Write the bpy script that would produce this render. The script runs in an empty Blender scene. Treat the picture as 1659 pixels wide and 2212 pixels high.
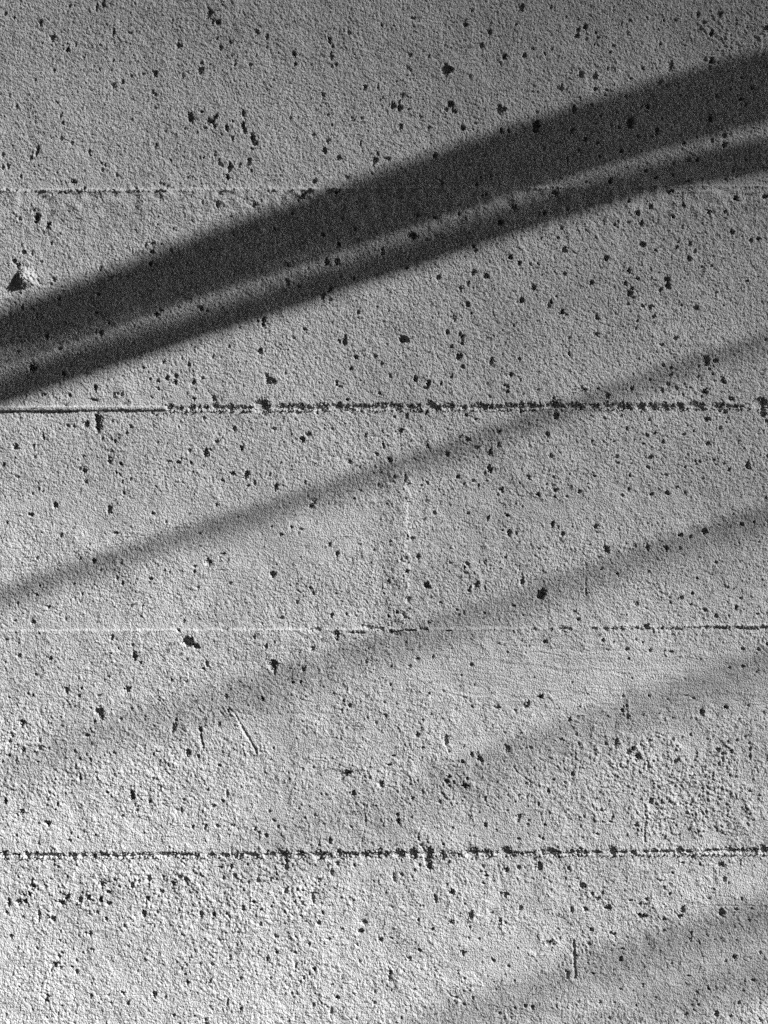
import bpy, bmesh, math, random
import numpy as np
from mathutils import Vector

# ---------------------------------------------------------------- camera, sky, sun, exposure
S = bpy.context.scene
COL = S.collection
W = 0.50                                   # metres of wall across the frame
EYE = 1.50                                 # height of the camera
M = W / 1659.0                             # metres per plan unit on the wall face
LENS = 50.0
cam = bpy.data.cameras.new("camera")
cam.lens = LENS
cam.sensor_width = 36.0
cam.clip_start, cam.clip_end = 0.02, 600.0
camo = bpy.data.objects.new("camera", cam)
camo.location = (0.0, -(W * 1024.0 / 768.0) * LENS / 36.0, EYE)
camo.rotation_euler = (math.radians(90), 0, 0)
COL.objects.link(camo)
S.camera = camo

GRAZE = math.radians(24.0)                 # angle between the sun rays and the wall
TILT = math.radians(33.0)                  # direction of the sun seen flat on the wall, above the horizontal
SUN = Vector((math.cos(GRAZE) * math.cos(TILT), -math.sin(GRAZE), math.cos(GRAZE) * math.sin(TILT)))
sl = bpy.data.lights.new("sun", "SUN")
sl.energy = 5.0
sl.angle = math.radians(0.55)
sl.color = (1.0, 1.0, 1.0)                 # the photograph is black and white
suno = bpy.data.objects.new("sun", sl)
suno.rotation_euler = SUN.to_track_quat("Z", "Y").to_euler()
suno.location = SUN * 20
COL.objects.link(suno)

world = bpy.data.worlds.new("World")
S.world = world
world.use_nodes = True
wn = world.node_tree
for n in list(wn.nodes):
    wn.nodes.remove(n)
w_out = wn.nodes.new("ShaderNodeOutputWorld")
w_bg = wn.nodes.new("ShaderNodeBackground")
w_sky = wn.nodes.new("ShaderNodeTexSky")
w_bw = wn.nodes.new("ShaderNodeRGBToBW")
w_sky.sky_type = "NISHITA"
w_sky.sun_disc = False
w_sky.sun_elevation = math.asin(SUN.z)
w_sky.sun_rotation = math.atan2(SUN.x, SUN.y)
w_bg.inputs["Strength"].default_value = 0.075
wn.links.new(w_sky.outputs[0], w_bw.inputs[0])
wn.links.new(w_bw.outputs[0], w_bg.inputs["Color"])
wn.links.new(w_bg.outputs[0], w_out.inputs["Surface"])

S.view_settings.view_transform = "Standard"
S.view_settings.look = "None"
S.view_settings.exposure = 1.72
S.view_settings.gamma = 1.0
S.view_settings.use_curve_mapping = False
S.cycles.max_bounces = 6
S.cycles.diffuse_bounces = 4
S.cycles.use_denoising = False

# ---------------------------------------------------------------- helpers
def link(name, mesh, mat=None, parent=None):
    o = bpy.data.objects.new(name, mesh)
    COL.objects.link(o)
    if mat is not None:
        mesh.materials.append(mat)
    if parent is not None:
        o.parent = parent
    return o

def tag(o, label, cat, kind="thing"):
    o["label"] = label
    o["category"] = cat
    o["kind"] = kind
    return o

def empty(name, loc=(0, 0, 0)):
    o = bpy.data.objects.new(name, None)
    COL.objects.link(o)
    o.location = loc
    return o

def mesh_np(name, verts, quads, smooth=True):
    me = bpy.data.meshes.new(name)
    nv, nq = len(verts), len(quads)
    me.vertices.add(nv)
    me.vertices.foreach_set("co", np.ascontiguousarray(verts, dtype=np.float32).ravel())
    me.loops.add(nq * 4)
    me.loops.foreach_set("vertex_index", np.ascontiguousarray(quads, dtype=np.int32).ravel())
    me.polygons.add(nq)
    me.polygons.foreach_set("loop_start", np.arange(0, nq * 4, 4, dtype=np.int32))
    me.polygons.foreach_set("use_smooth", np.full(nq, smooth, dtype=bool))
    me.update(calc_edges=True)
    return me

def box_mesh(name, x0, x1, y0, y1, z0, z1):
    v = [(x, y, z) for z in (z0, z1) for y in (y0, y1) for x in (x0, x1)]
    f = [(0, 2, 3, 1), (4, 5, 7, 6), (0, 1, 5, 4), (2, 6, 7, 3), (0, 4, 6, 2), (1, 3, 7, 5)]
    me = bpy.data.meshes.new(name)
    me.from_pydata(v, [], f)
    me.update()
    return me

# ---------------------------------------------------------------- materials
def node_mat(name):
    m = bpy.data.materials.new(name)
    m.use_nodes = True
    t = m.node_tree
    b = t.nodes["Principled BSDF"]
    b.inputs["Specular IOR Level"].default_value = 0.15
    return m, t, b

def tex_noise(t, vec, scale, detail=3.0, rough=0.55):
    n = t.nodes.new("ShaderNodeTexNoise")
    n.inputs["Scale"].default_value = scale
    n.inputs["Detail"].default_value = detail
    n.inputs["Roughness"].default_value = rough
    t.links.new(vec, n.inputs["Vector"])
    return n.outputs[0]

def ramp(t, fac, stops):
    r = t.nodes.new("ShaderNodeValToRGB")
    e = r.color_ramp.elements
    while len(e) < len(stops):
        e.new(0.5)
    for k, (p, c) in enumerate(stops):
        e[k].position = p
        e[k].color = (c, c, c, 1)
    t.links.new(fac, r.inputs[0])
    return r.outputs[0]

def math_node(t, op, a, b):
    n = t.nodes.new("ShaderNodeMath")
    n.operation = op
    for k, x in enumerate((a, b)):
        if isinstance(x, (int, float)):
            n.inputs[k].default_value = x
        else:
            t.links.new(x, n.inputs[k])
    return n.outputs[0]

def concrete():
    m, t, b = node_mat("cast_concrete")
    vec = t.nodes.new("ShaderNodeNewGeometry").outputs["Position"]
    b.inputs["Roughness"].default_value = 0.92
    big = ramp(t, tex_noise(t, vec, 9.0, 4.0, 0.6), [(0.3, 0.84), (0.7, 1.14)])
    mid = ramp(t, tex_noise(t, vec, 70.0, 3.0, 0.6), [(0.3, 0.90), (0.7, 1.09)])
    fine = ramp(t, tex_noise(t, vec, 650.0, 2.0, 0.6), [(0.28, 0.74), (0.5, 1.0), (0.75, 1.12)])
    speck = ramp(t, tex_noise(t, vec, 330.0, 1.0, 0.5), [(0.27, 0.35), (0.36, 1.0)])
    c = math_node(t, "MULTIPLY", math_node(t, "MULTIPLY", big, mid), math_node(t, "MULTIPLY", fine, speck))
    c = math_node(t, "MULTIPLY", c, 0.36)
    comb = t.nodes.new("ShaderNodeCombineColor")
    for k in range(3):
        t.links.new(c, comb.inputs[k])
    t.links.new(comb.outputs[0], b.inputs["Base Color"])
    # sand grain relief finer than the mesh; beyond the close-up also the air holes
    vo = t.nodes.new("ShaderNodeTexVoronoi")
    vo.feature = "SMOOTH_F1"
    vo.inputs["Scale"].default_value = 1050.0
    vo.inputs["Smoothness"].default_value = 0.3
    t.links.new(vec, vo.inputs["Vector"])
    n2 = tex_noise(t, vec, 1500.0, 2.0, 0.6)
    h = math_node(t, "SUBTRACT", math_node(t, "MULTIPLY", n2, 0.7), math_node(t, "MULTIPLY", vo.outputs["Distance"], 0.8))
    at = t.nodes.new("ShaderNodeAttribute")
    at.attribute_name = "coarse"
    v2 = t.nodes.new("ShaderNodeTexVoronoi")
    v2.inputs["Scale"].default_value = 70.0
    t.links.new(vec, v2.inputs["Vector"])
    hole = ramp(t, v2.outputs["Distance"], [(0.10, -9.0), (0.17, 0.0)])
    hole = math_node(t, "MULTIPLY", ramp(t, v2.outputs["Distance"], [(0.10, 1.0), (0.17, 0.0)]), -8.0)
    h = math_node(t, "ADD", h, math_node(t, "MULTIPLY", hole, at.outputs["Fac"]))
    bump = t.nodes.new("ShaderNodeBump")
    bump.inputs["Strength"].default_value = 0.8
    bump.inputs["Distance"].default_value = 0.0008
    t.links.new(h, bump.inputs["Height"])
    t.links.new(bump.outputs[0], b.inputs["Normal"])
    return m

def rough_mat(name, col, scale, lo=0.6, hi=1.4, dist=0.004):
    m, t, b = node_mat(name)
    vec = t.nodes.new("ShaderNodeNewGeometry").outputs["Position"]
    n = tex_noise(t, vec, scale, 5.0, 0.6)
    c = math_node(t, "MULTIPLY", ramp(t, n, [(0.3, lo), (0.7, hi)]), col)
    comb = t.nodes.new("ShaderNodeCombineColor")
    for k in range(3):
        t.links.new(c, comb.inputs[k])
    t.links.new(comb.outputs[0], b.inputs["Base Color"])
    b.inputs["Roughness"].default_value = 0.9
    bump = t.nodes.new("ShaderNodeBump")
    bump.inputs["Distance"].default_value = dist
    t.links.new(n, bump.inputs["Height"])
    t.links.new(bump.outputs[0], b.inputs["Normal"])
    return m

CONCRETE = concrete()
# Air holes, chips and scratches of the wall, noted per tile of the wall face:
# x y width height tilt depth(mm); tile = (column, row).
HOLES = {
(0,0):"350 198 36 60 10 3;600 50 28 34 20 2;43 118 26 40 0 2;123 150 26 24 20 2;450 322 46 44 0 2.5;583 425 34 44 10 2.5;980 275 24 75 15 2;835 60 36 60 15 2;890 30 36 60 -20 2.5;1540 395 44 50 0 3;1338 632 42 46 0 2.5;1580 652 34 46 -15 2;1133 652 28 34 10 2;1058 706 34 40 20 2;985 740 48 44 0 2;1345 818 34 30 0 2;1316 795 30 34 0 1.5;1340 930 28 24 0 2;1648 1020 50 90 -10 4;1435 1120 22 50 25 1.5;540 1060 36 36 0 1.5;525 1000 28 30 0 1.5;525 1192 30 26 0 2;318 1300 32 95 22 2.5;265 1362 34 50 15 2;775 1315 34 60 0 2;1345 1262 30 50 20 1.5;70 1430 40 42 10 2.5;18 1440 26 34 15 2.5;20 1335 24 34 0 2;1475 1385 24 30 10 2;880 1465 30 40 0 1.5;905 1420 30 30 0 1.5;1008 1510 26 50 0 1.5;635 1572 64 40 0 2.5;728 1625 30 30 0 2;1383 1580 24 24 0 2;1412 1592 24 22 0 2;60 1635 26 26 0 1.5;145 1638 36 22 0 1.5;320 1885 54 90 8 3.5;410 1950 36 80 35 2.5;375 2000 24 40 10 1.5;1310 2105 36 36 0 2;1310 2175 40 40 0 2;205 2175 34 40 0 2;1475 2165 34 40 0 1.5;655 380 22 50 0 1;180 1520 20 40 10 1.5;725 490 22 24 0 2;860 598 18 20 0 2;1120 280 50 20 10 1.2;465 600 24 26 0 1.5",
(1,0):"150 115 52 90 8 2.2;228 188 52 44 -10 3.5;180 185 34 50 0 2;560 280 50 44 0 2;645 315 32 50 15 2.2;215 332 22 24 0 2;330 365 30 34 0 1.5;245 412 36 40 0 2;880 468 38 56 -15 2.5;890 553 28 36 -20 2.5;1188 352 32 56 -5 2.5;1215 405 20 34 0 1.5;1200 480 32 84 0 1.8;1210 570 24 34 0 1.5;72 610 48 60 0 2.5;80 545 36 34 0 1.5;1492 760 30 54 25 2;1135 825 40 44 -30 1.8;440 975 38 54 -5 3.5;160 1050 66 54 20 4;195 1015 40 64 30 4;195 1090 34 34 0 2;86 965 28 26 0 2.5;302 1110 32 60 -8 2.5;350 1050 20 22 0 2;110 1105 34 26 0 1.5;255 1160 26 24 0 1.5;350 1200 30 50 -10 1.8;440 1085 42 66 10 3.5;455 1130 32 50 15 3;520 1190 38 84 -5 3;545 1240 56 36 -20 3;515 1290 34 30 0 1.5;1050 1165 56 30 10 1.5;1175 1218 40 40 0 2.2;1142 1300 40 50 0 4;1265 1365 48 46 0 3;200 1330 26 46 0 2;228 1385 26 36 0 2;235 1418 34 28 0 2;68 1360 18 24 0 2.5;98 1362 18 20 0 2;325 1445 42 84 12 4;308 1530 44 46 0 4.5;485 1405 36 86 10 2;510 1475 30 40 0 1.8;1575 1398 44 64 20 2.2;1055 1565 40 44 15 2.5;1245 1660 26 34 0 2;945 1705 62 40 0 2;535 1768 42 40 10 2;220 1770 28 54 -20 2;1135 2028 36 34 0 2.5;1270 2115 40 46 0 3;355 2025 20 24 0 2;1645 2180 36 70 0 2;1465 1025 30 26 0 2.5;1175 995 20 20 0 2;370 560 30 24 20 1.5;1645 845 24 30 0 1.5;1455 1240 14 60 5 1",
(2,0):"1170 80 52 44 0 2;1195 55 34 44 20 1.8;700 222 36 48 -20 2;912 282 40 44 0 3.5;838 398 38 44 0 2;1040 500 40 46 0 3;1212 490 36 30 0 3;222 475 40 56 15 1.5;385 490 30 28 0 1.5;530 610 72 110 5 2.5;572 605 50 50 0 2.5;1525 768 50 54 -10 2;75 918 60 56 0 3;132 940 44 56 0 4;130 880 26 36 0 2.5;155 828 36 40 0 1.5;572 908 48 64 5 4;602 965 50 36 10 1.8;535 950 36 30 20 1.5;995 950 46 80 0 2.5;1033 955 34 50 10 1.8;1640 950 36 80 10 3;318 1015 34 30 0 1.5;138 1098 36 56 10 1.5;382 1110 26 46 5 1.5;680 1108 36 56 0 3.5;785 1070 34 18 10 1.2;1315 1100 64 104 5 3.5;1015 1135 34 66 -10 2.5;1078 1135 26 50 -10 2;1618 1142 28 50 0 4;438 1352 34 48 10 4.5;405 1250 24 24 0 1.5;30 1375 70 26 18 2;500 1585 50 46 10 2.2;800 1600 30 40 20 2;838 1535 20 24 0 2;1480 1678 52 52 0 2.2;1120 1795 50 46 0 1.8;1385 1848 30 40 0 4;1008 1925 44 44 0 3;245 2040 90 56 0 2.5;770 2135 36 28 0 4;788 2170 30 28 0 2.5;435 1885 40 26 0 2;1560 2165 50 60 15 2;1585 1380 24 40 0 2.5;845 1700 14 30 20 1.5;755 95 30 40 0 1.2;1285 430 24 36 0 1.5;1500 2060 20 30 0 2.5;1355 2065 20 30 15 2",
(3,0):"78 235 44 52 20 3.5;22 265 40 36 0 2.5;8 315 36 46 0 3.5;1232 140 56 60 0 1.2;1055 135 34 38 0 3.5;858 180 28 30 0 3;758 185 18 20 0 2.5;395 205 22 24 0 2;1105 205 44 28 -25 2;1072 258 28 32 0 3;1170 300 44 44 0 3;192 330 24 20 0 2;92 345 26 22 0 2;187 397 24 22 0 2;318 402 22 18 0 2.5;725 395 26 32 0 2;1170 535 46 50 0 3.5;1112 520 34 40 0 1.8;575 600 24 28 0 2;270 605 26 28 0 1.5;815 585 52 90 5 1.6;38 655 60 70 0 2;158 775 44 30 0 3.5;720 720 40 44 20 1.5;1427 680 20 20 0 3;1515 775 30 32 0 3;1420 868 34 34 0 3.5;1462 910 34 34 0 1.5;1215 840 36 36 0 1.2;622 930 40 40 0 3;568 920 24 24 0 2;470 1065 66 96 15 4;1160 1035 46 66 0 5;700 1140 40 64 0 2.5;212 1005 30 30 0 1.5;1275 1185 44 36 0 1.8;1278 1268 40 36 0 3;928 1243 26 28 0 3;1038 1195 22 22 0 2;80 1215 36 34 0 2;185 1235 24 28 0 2;25 1306 26 20 0 2.5;392 1310 28 38 10 3;205 1358 26 24 0 2.5;540 1185 44 30 0 2;1048 1392 30 40 15 4;970 1395 40 26 0 1.8;845 1422 26 26 0 2;1468 1392 20 18 0 3;600 1482 34 34 0 3.5;838 1515 26 26 0 3;690 1542 32 32 0 3;295 1572 40 46 20 4;1382 1535 20 20 0 3;1285 1558 22 22 0 3.5;965 1570 28 16 0 2.5;1087 1558 14 14 0 3;82 1578 20 16 0 2.5;808 1655 60 56 0 3;1372 1725 38 46 0 5;1632 1710 66 36 -15 4;453 1750 24 32 0 3;640 1798 36 40 0 2;925 1785 30 48 -15 2.5;525 1848 48 46 15 2.5;1145 1845 40 40 15 1.8;835 1888 22 24 0 2.5;567 1935 34 54 10 3.5;328 1955 22 26 0 2.5;455 1930 28 30 0 1.5;362 1918 22 28 0 1.5;1345 2015 36 46 0 3.5;1578 2075 30 34 0 2.5;1508 2095 30 44 -15 2;980 2118 36 44 0 2;570 2120 60 50 0 1.6;868 2148 30 30 0 2;878 2100 24 24 0 2;685 2170 30 30 0 2;1640 255 70 36 0 1.8;915 1970 22 40 -20 1.8;1020 2180 24 40 0 1.2",
(0,1):"120 42 36 36 0 2;158 85 36 44 0 2;1300 70 34 40 0 3;360 50 22 22 0 1.5;467 200 30 34 0 1.5;510 368 34 28 0 2.5;192 445 26 36 0 3;320 512 18 50 5 2;835 490 36 28 0 3;408 690 34 40 0 3;872 662 44 46 0 2.5;830 655 34 30 0 1.5;1352 500 60 40 0 3;1380 465 40 40 0 1.5;940 570 30 30 0 1.5;512 797 40 28 -15 2;150 825 50 30 0 1.2;282 962 72 62 15 3.5;550 1015 34 36 0 3;1443 1055 50 34 -15 3;1520 1040 38 32 0 3;1512 1090 36 40 15 3.5;1358 1080 34 24 0 2.5;1410 915 30 26 0 2.5;1240 968 22 24 0 2;1632 935 36 34 0 2.5;1366 1142 26 28 0 3;823 1140 44 50 0 3.5;795 1235 40 30 0 2.5;825 1240 30 28 0 2.5;602 1202 26 26 0 3;362 1198 26 20 0 2.5;990 1205 44 50 -20 1.8;1020 1183 20 30 0 1.8;1308 1215 20 20 0 3.5;845 1405 74 90 0 4.5;848 1470 64 70 0 3.5;848 1510 36 40 0 2;747 1450 56 56 0 2.2;584 1460 30 26 0 3;638 1468 30 18 0 2.5;1128 1470 32 28 0 2;1095 1530 24 28 0 1.5;376 1562 26 46 -5 3.5;992 1592 32 28 0 4;963 1580 20 20 0 3;885 1575 26 26 0 1.5;132 1645 50 54 0 3;30 1800 26 44 15 2;725 1725 36 26 0 2;958 1688 36 34 0 2;945 1777 34 32 0 3;1048 1795 34 34 0 2;1540 1780 34 36 0 4;1455 1775 24 44 0 1.8;1650 1785 24 40 0 3;1570 1750 22 24 0 2.5;726 1850 40 44 0 4.5;690 1838 26 26 0 2;1007 1868 18 20 0 3;740 1943 44 34 0 2;150 1905 36 30 0 2;330 1960 24 28 0 1.5;338 2008 18 20 0 3;1072 2045 28 28 0 2;480 2148 38 54 15 3;942 2190 46 64 10 2.5;1635 1680 26 30 0 2;280 2050 18 18 0 2;1058 1950 20 30 0 1.5",
(1,1):"1162 55 46 64 0 3;1250 52 50 54 0 2.5;80 455 36 46 -15 4.5;50 445 34 28 0 2;822 235 46 70 -5 1.2;1130 350 40 64 25 2.2;1190 295 30 80 38 2;618 570 40 90 0 3;1192 380 24 20 0 2;970 640 40 36 15 2;1433 490 24 38 0 4.5;1318 740 42 72 0 3.5;1322 705 24 50 0 2.5;1272 740 30 34 0 2.5;585 825 46 50 0 2.5;318 783 28 28 0 1.5;1410 875 38 44 -15 3;1578 865 30 34 0 2;1640 935 36 40 0 1.8;1372 975 36 40 15 3;1465 830 26 26 0 1.5;660 1080 56 54 0 3;695 1088 60 50 0 2;645 1040 26 46 0 1.8;88 1055 22 28 0 2.5;12 1090 30 40 0 3;15 1235 30 32 0 4.5;183 1228 30 54 -10 3.5;1250 1098 30 44 0 2.5;1275 1130 40 34 0 2;1340 1242 30 26 0 2.5;1615 1190 34 24 -20 2;102 1398 30 26 0 2.5;910 1357 46 34 0 2;360 1490 34 40 -15 2;210 1602 34 36 0 4;428 1662 36 36 0 3;120 1695 50 76 18 4.5;158 1672 28 24 0 2;955 1588 44 60 -10 4.5;1003 1540 60 40 -15 2;348 1880 34 30 0 3;470 1895 44 80 25 4;482 1985 28 24 0 2.5;726 1998 44 58 15 3.5;262 1938 26 24 0 1.5;705 1495 34 36 0 1.5;1245 1620 26 26 0 1.5;1495 1555 34 30 0 2;1402 2097 26 24 0 2.5;1030 2158 36 36 0 4;1055 2125 34 30 0 2;210 2150 24 34 0 2;1358 1780 44 30 -25 1.8;1445 1830 24 22 0 2;1655 1640 24 60 0 2;668 1890 24 36 0 1.5;1455 2030 24 26 0 1.5",
(2,1):"1090 20 46 40 0 3.5;1168 70 32 40 0 2.5;1262 76 20 20 0 3;1328 76 18 20 0 3;192 105 36 30 0 3;878 180 44 42 0 2.5;770 150 40 60 25 1.5;462 192 28 44 -5 5;662 288 32 36 0 1.8;1292 282 38 42 0 3.5;1560 158 36 30 0 1.8;1188 388 40 40 15 3;1440 405 36 40 20 2.5;1420 440 24 50 0 1.8;718 425 44 46 0 1.8;752 500 24 20 0 3.5;1535 490 40 40 15 3;1570 515 26 24 0 2;600 545 40 56 -15 1.6;546 662 36 34 0 2.5;673 708 40 50 0 3.5;672 762 36 34 0 2.5;160 725 72 64 0 5;200 735 40 40 0 2.5;645 868 56 60 0 4;678 962 44 40 -10 2;925 915 32 70 10 2.5;1165 898 30 32 0 3;920 733 24 24 0 1.5;578 788 30 24 0 2;270 1068 42 56 -15 3;385 1105 38 62 15 4;360 1145 54 28 20 3;490 1105 34 40 -20 2;578 1052 26 34 15 2.5;1092 1032 40 34 0 1.8;1068 1135 40 26 -15 3.5;1040 1120 18 22 0 3;1062 1182 26 32 0 4;190 1388 46 42 0 2;362 1366 28 30 0 4;92 1392 28 20 0 3;710 1380 24 32 0 2;1485 1390 52 52 10 2.5;1465 1230 28 30 0 3;985 1525 34 36 0 2.5;1410 1550 40 46 0 2.5;725 1595 44 40 0 1.5;985 1640 36 40 10 2;798 1660 44 36 0 2;538 1718 44 52 0 2;915 1705 32 64 5 3.5;45 1765 44 52 0 2.5;1440 1735 34 40 0 2.5;910 1845 40 66 -5 4;1250 1918 40 40 0 2;634 1912 36 30 0 2.5;183 1915 22 90 0 2;772 1950 26 28 0 2.5;370 1960 22 28 0 2.5;318 1990 24 26 0 1.5;815 1990 20 32 0 1.5;1020 2028 40 40 -20 4.5;1478 2030 34 34 15 3.5;1328 2068 36 34 0 3;1405 1980 18 20 0 2.5;1472 2090 20 24 0 2.5;980 2068 30 20 0 1.5;1195 2170 22 16 0 2.5;1462 1915 24 24 0 1.5;375 1650 36 32 0 1.5;130 1520 90 40 -30 1.5",
(3,1):"258 28 40 48 0 4.5;972 30 40 44 0 4;455 135 34 34 0 2.5;530 202 28 28 0 2.5;135 235 40 44 0 3.5;422 250 34 40 0 2.5;790 215 52 56 0 6;788 265 44 56 0 6;465 333 52 56 0 6;478 290 30 26 0 2;730 300 30 40 0 1.5;495 368 24 22 0 2.5;640 453 44 44 0 4;572 443 26 20 0 2.5;448 425 26 30 0 1.8;1028 455 38 44 0 2;1275 440 20 18 0 3;905 437 22 22 0 2;185 535 36 56 -5 4.5;525 570 26 28 0 3.5;515 640 16 44 0 1.5;668 530 30 34 0 1.5;1205 325 22 22 0 2.5;1168 95 20 30 0 1.5;175 685 56 34 0 1.6;855 720 40 34 0 1.5;735 775 36 28 0 1.5;1123 900 54 70 0 2.2;1130 940 36 40 0 2.5;1205 915 44 36 20 3.5;1192 962 20 24 0 2.5;1152 990 22 26 0 2;1182 1030 20 24 0 2;755 950 38 36 0 2;822 975 32 32 0 2;818 1035 34 30 0 2;640 1078 36 32 0 1.5;1052 1055 26 26 0 2;1275 1095 56 44 -15 4;1265 1070 40 40 0 2;795 1118 34 36 0 1.5;865 1148 26 24 0 2.5;1113 1180 46 58 0 4.5;1082 1222 24 26 0 3.5;985 1150 20 22 0 2;68 1165 46 36 -30 4;50 1140 24 24 0 2;182 1157 26 26 0 3;276 1218 42 50 -10 2.5;1335 1245 40 44 10 1.6;1290 1362 40 30 0 2.5;1238 1348 24 18 0 2;1133 1418 50 42 15 5;1615 1380 52 56 -15 2.5;1640 1440 26 26 0 2;1243 1500 26 42 0 2;632 1425 32 30 0 1.8;388 1390 22 24 0 2;247 1408 22 22 0 2;678 1546 26 24 0 2.5;614 1558 34 26 0 2.5;1015 1522 24 22 0 2;926 1553 32 28 0 2;748 1615 24 40 0 1.5;1135 1630 32 36 0 4;323 1610 22 24 0 2;575 1632 22 20 0 2;640 1745 34 34 0 3.5;1145 1720 20 16 0 3;1192 1772 24 22 0 3;1065 1785 24 22 0 2.5;1042 1810 28 22 0 2.5;360 1797 32 24 0 4.5;620 1835 30 18 30 2.5;1278 1805 24 20 0 2;1320 1860 30 26 0 4;1488 1822 46 66 -5 4.5;466 1905 32 26 0 2.5;775 1900 30 30 0 2;783 2057 36 34 0 5;652 2072 34 34 0 2.2;940 2057 20 26 0 2.5;30 2045 30 32 0 2.5;398 2075 30 24 0 2;1655 1740 24 30 0 3;1635 2105 26 30 0 2",
(0,2):"150 10 32 22 0 3;540 3 24 14 0 3;755 5 16 14 0 2.5;183 225 14 18 0 2.5;463 240 20 24 10 3;748 330 20 16 0 4;608 350 14 18 0 4;580 325 14 20 0 2;575 105 30 16 0 1.5;182 408 16 18 0 2;240 468 18 14 0 2.5;200 365 10 14 0 2.5;85 452 14 14 0 2;165 541 30 20 -15 4;70 538 16 14 0 2;46 462 12 10 0 2;910 542 26 14 -30 2;557 622 18 34 10 2;667 716 22 48 -8 4.5;698 748 14 14 0 2.5;930 643 60 48 20 3.5;253 726 24 20 -25 2.5;96 708 24 16 -20 1.5;178 803 14 12 0 2.5;850 831 14 18 0 3;538 815 16 14 0 2;330 880 24 26 0 2.5;404 872 14 12 0 2.5;633 878 30 28 0 3;391 910 14 14 0 2.5;490 910 26 12 -20 1.5;165 906 10 14 0 2;494 990 40 40 0 3;505 1015 26 34 0 2.5;468 1040 12 18 0 2.5;110 1045 20 38 -5 3.5;432 1106 26 20 0 3.5;46 1135 16 26 15 2.5;60 1108 12 14 0 2;115 1180 22 26 0 2.5;45 1205 16 14 0 2.5;195 1132 16 20 0 1.8;242 1168 14 16 0 1.8;860 1072 24 54 12 2.2;873 1033 16 18 0 4;932 1193 22 40 0 3.5;782 1188 16 14 0 2.5;452 1145 16 18 0 2;448 1225 12 14 0 2;652 975 14 14 0 2;793 1235 14 16 0 2;600 1025 14 14 0 1.8;25 745 10 12 0 2",
(1,2):"396 75 12 12 0 2.5;716 208 18 26 0 3;400 310 24 28 20 3;15 268 14 16 0 2.5;12 295 12 22 0 2.5;80 250 40 40 -40 1.8;150 210 44 16 -25 1.5;28 375 14 18 0 1.5;692 513 20 22 0 3.5;764 507 12 10 0 3.5;712 408 12 12 0 2;86 467 10 10 0 2.5;440 525 26 18 0 1.8;440 112 24 14 0 1.5;20 665 44 22 15 3;405 758 38 54 0 2.5;390 765 30 20 0 2;410 798 12 26 0 1.8;410 645 10 12 0 2;74 752 10 40 0 2;55 776 18 14 0 2.5;497 845 22 16 30 3.5;538 845 12 20 15 2.5;350 928 16 20 0 4.5;180 985 16 18 0 3;552 778 24 20 0 1.8;826 760 14 14 0 2;740 985 12 12 0 2.5;780 962 24 18 -20 2;750 938 12 18 0 2;862 745 10 24 0 1.8;40 1078 18 28 -20 4;46 1120 10 50 -5 2;52 1150 12 16 0 2.5;133 1052 16 20 0 2;720 635 16 18 0 1.5;132 1255 18 16 0 1.5;402 1172 12 12 0 1.5;295 835 10 10 0 1.5",
(2,2):"248 6 16 16 0 2.5;415 8 14 16 0 2.5;514 34 16 26 0 4;612 22 20 16 0 3;195 40 20 14 0 2;835 65 16 36 10 2.5;862 78 14 16 0 2;886 112 16 28 20 2.5;620 106 22 34 5 3;655 108 10 24 0 1.5;585 94 10 12 0 2.5;138 135 30 18 0 2;168 224 20 26 0 2.5;325 254 12 14 0 3;112 298 16 18 0 2;397 278 10 22 5 3.5;214 366 36 34 15 4.5;456 366 30 40 20 1.8;425 385 18 36 10 1.8;685 346 20 40 0 3;778 412 44 54 20 5.5;790 395 22 26 0 5;640 470 26 16 -10 1.5;120 435 26 30 0 1.8;65 498 14 18 0 1.8;22 518 12 14 0 2;498 506 14 10 0 3.5;222 552 18 10 20 3;36 551 10 10 0 2.5;770 188 18 12 0 2;798 648 22 18 10 3.5;432 756 24 16 0 3;36 767 8 14 0 3;30 859 12 12 0 3.5;221 901 14 12 0 3.5;380 813 10 10 0 3;448 861 8 8 0 3;745 822 10 12 0 2;568 655 14 10 0 2;775 921 30 22 0 5;715 952 14 36 8 4.5;700 964 34 14 20 4;649 988 14 12 0 4;560 972 44 16 5 1.8;165 1105 20 28 0 2;193 1172 14 10 0 3.5;187 1222 10 10 0 3.5;46 1212 18 12 0 2.5;434 1207 16 26 -10 4;470 1225 30 20 -35 3.5;483 1238 20 18 0 3;388 1240 18 26 0 2.5;612 1180 30 34 0 2.5;728 1175 10 22 -10 4;600 1160 10 10 0 2;878 1130 20 12 0 1.8;305 1135 22 50 5 1.5;320 1190 14 16 0 2;600 1098 16 12 0 1.5;27 1255 22 14 0 2.5;858 290 12 10 0 1.8;280 452 18 14 0 1.5;360 488 12 14 0 1.5",
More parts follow.
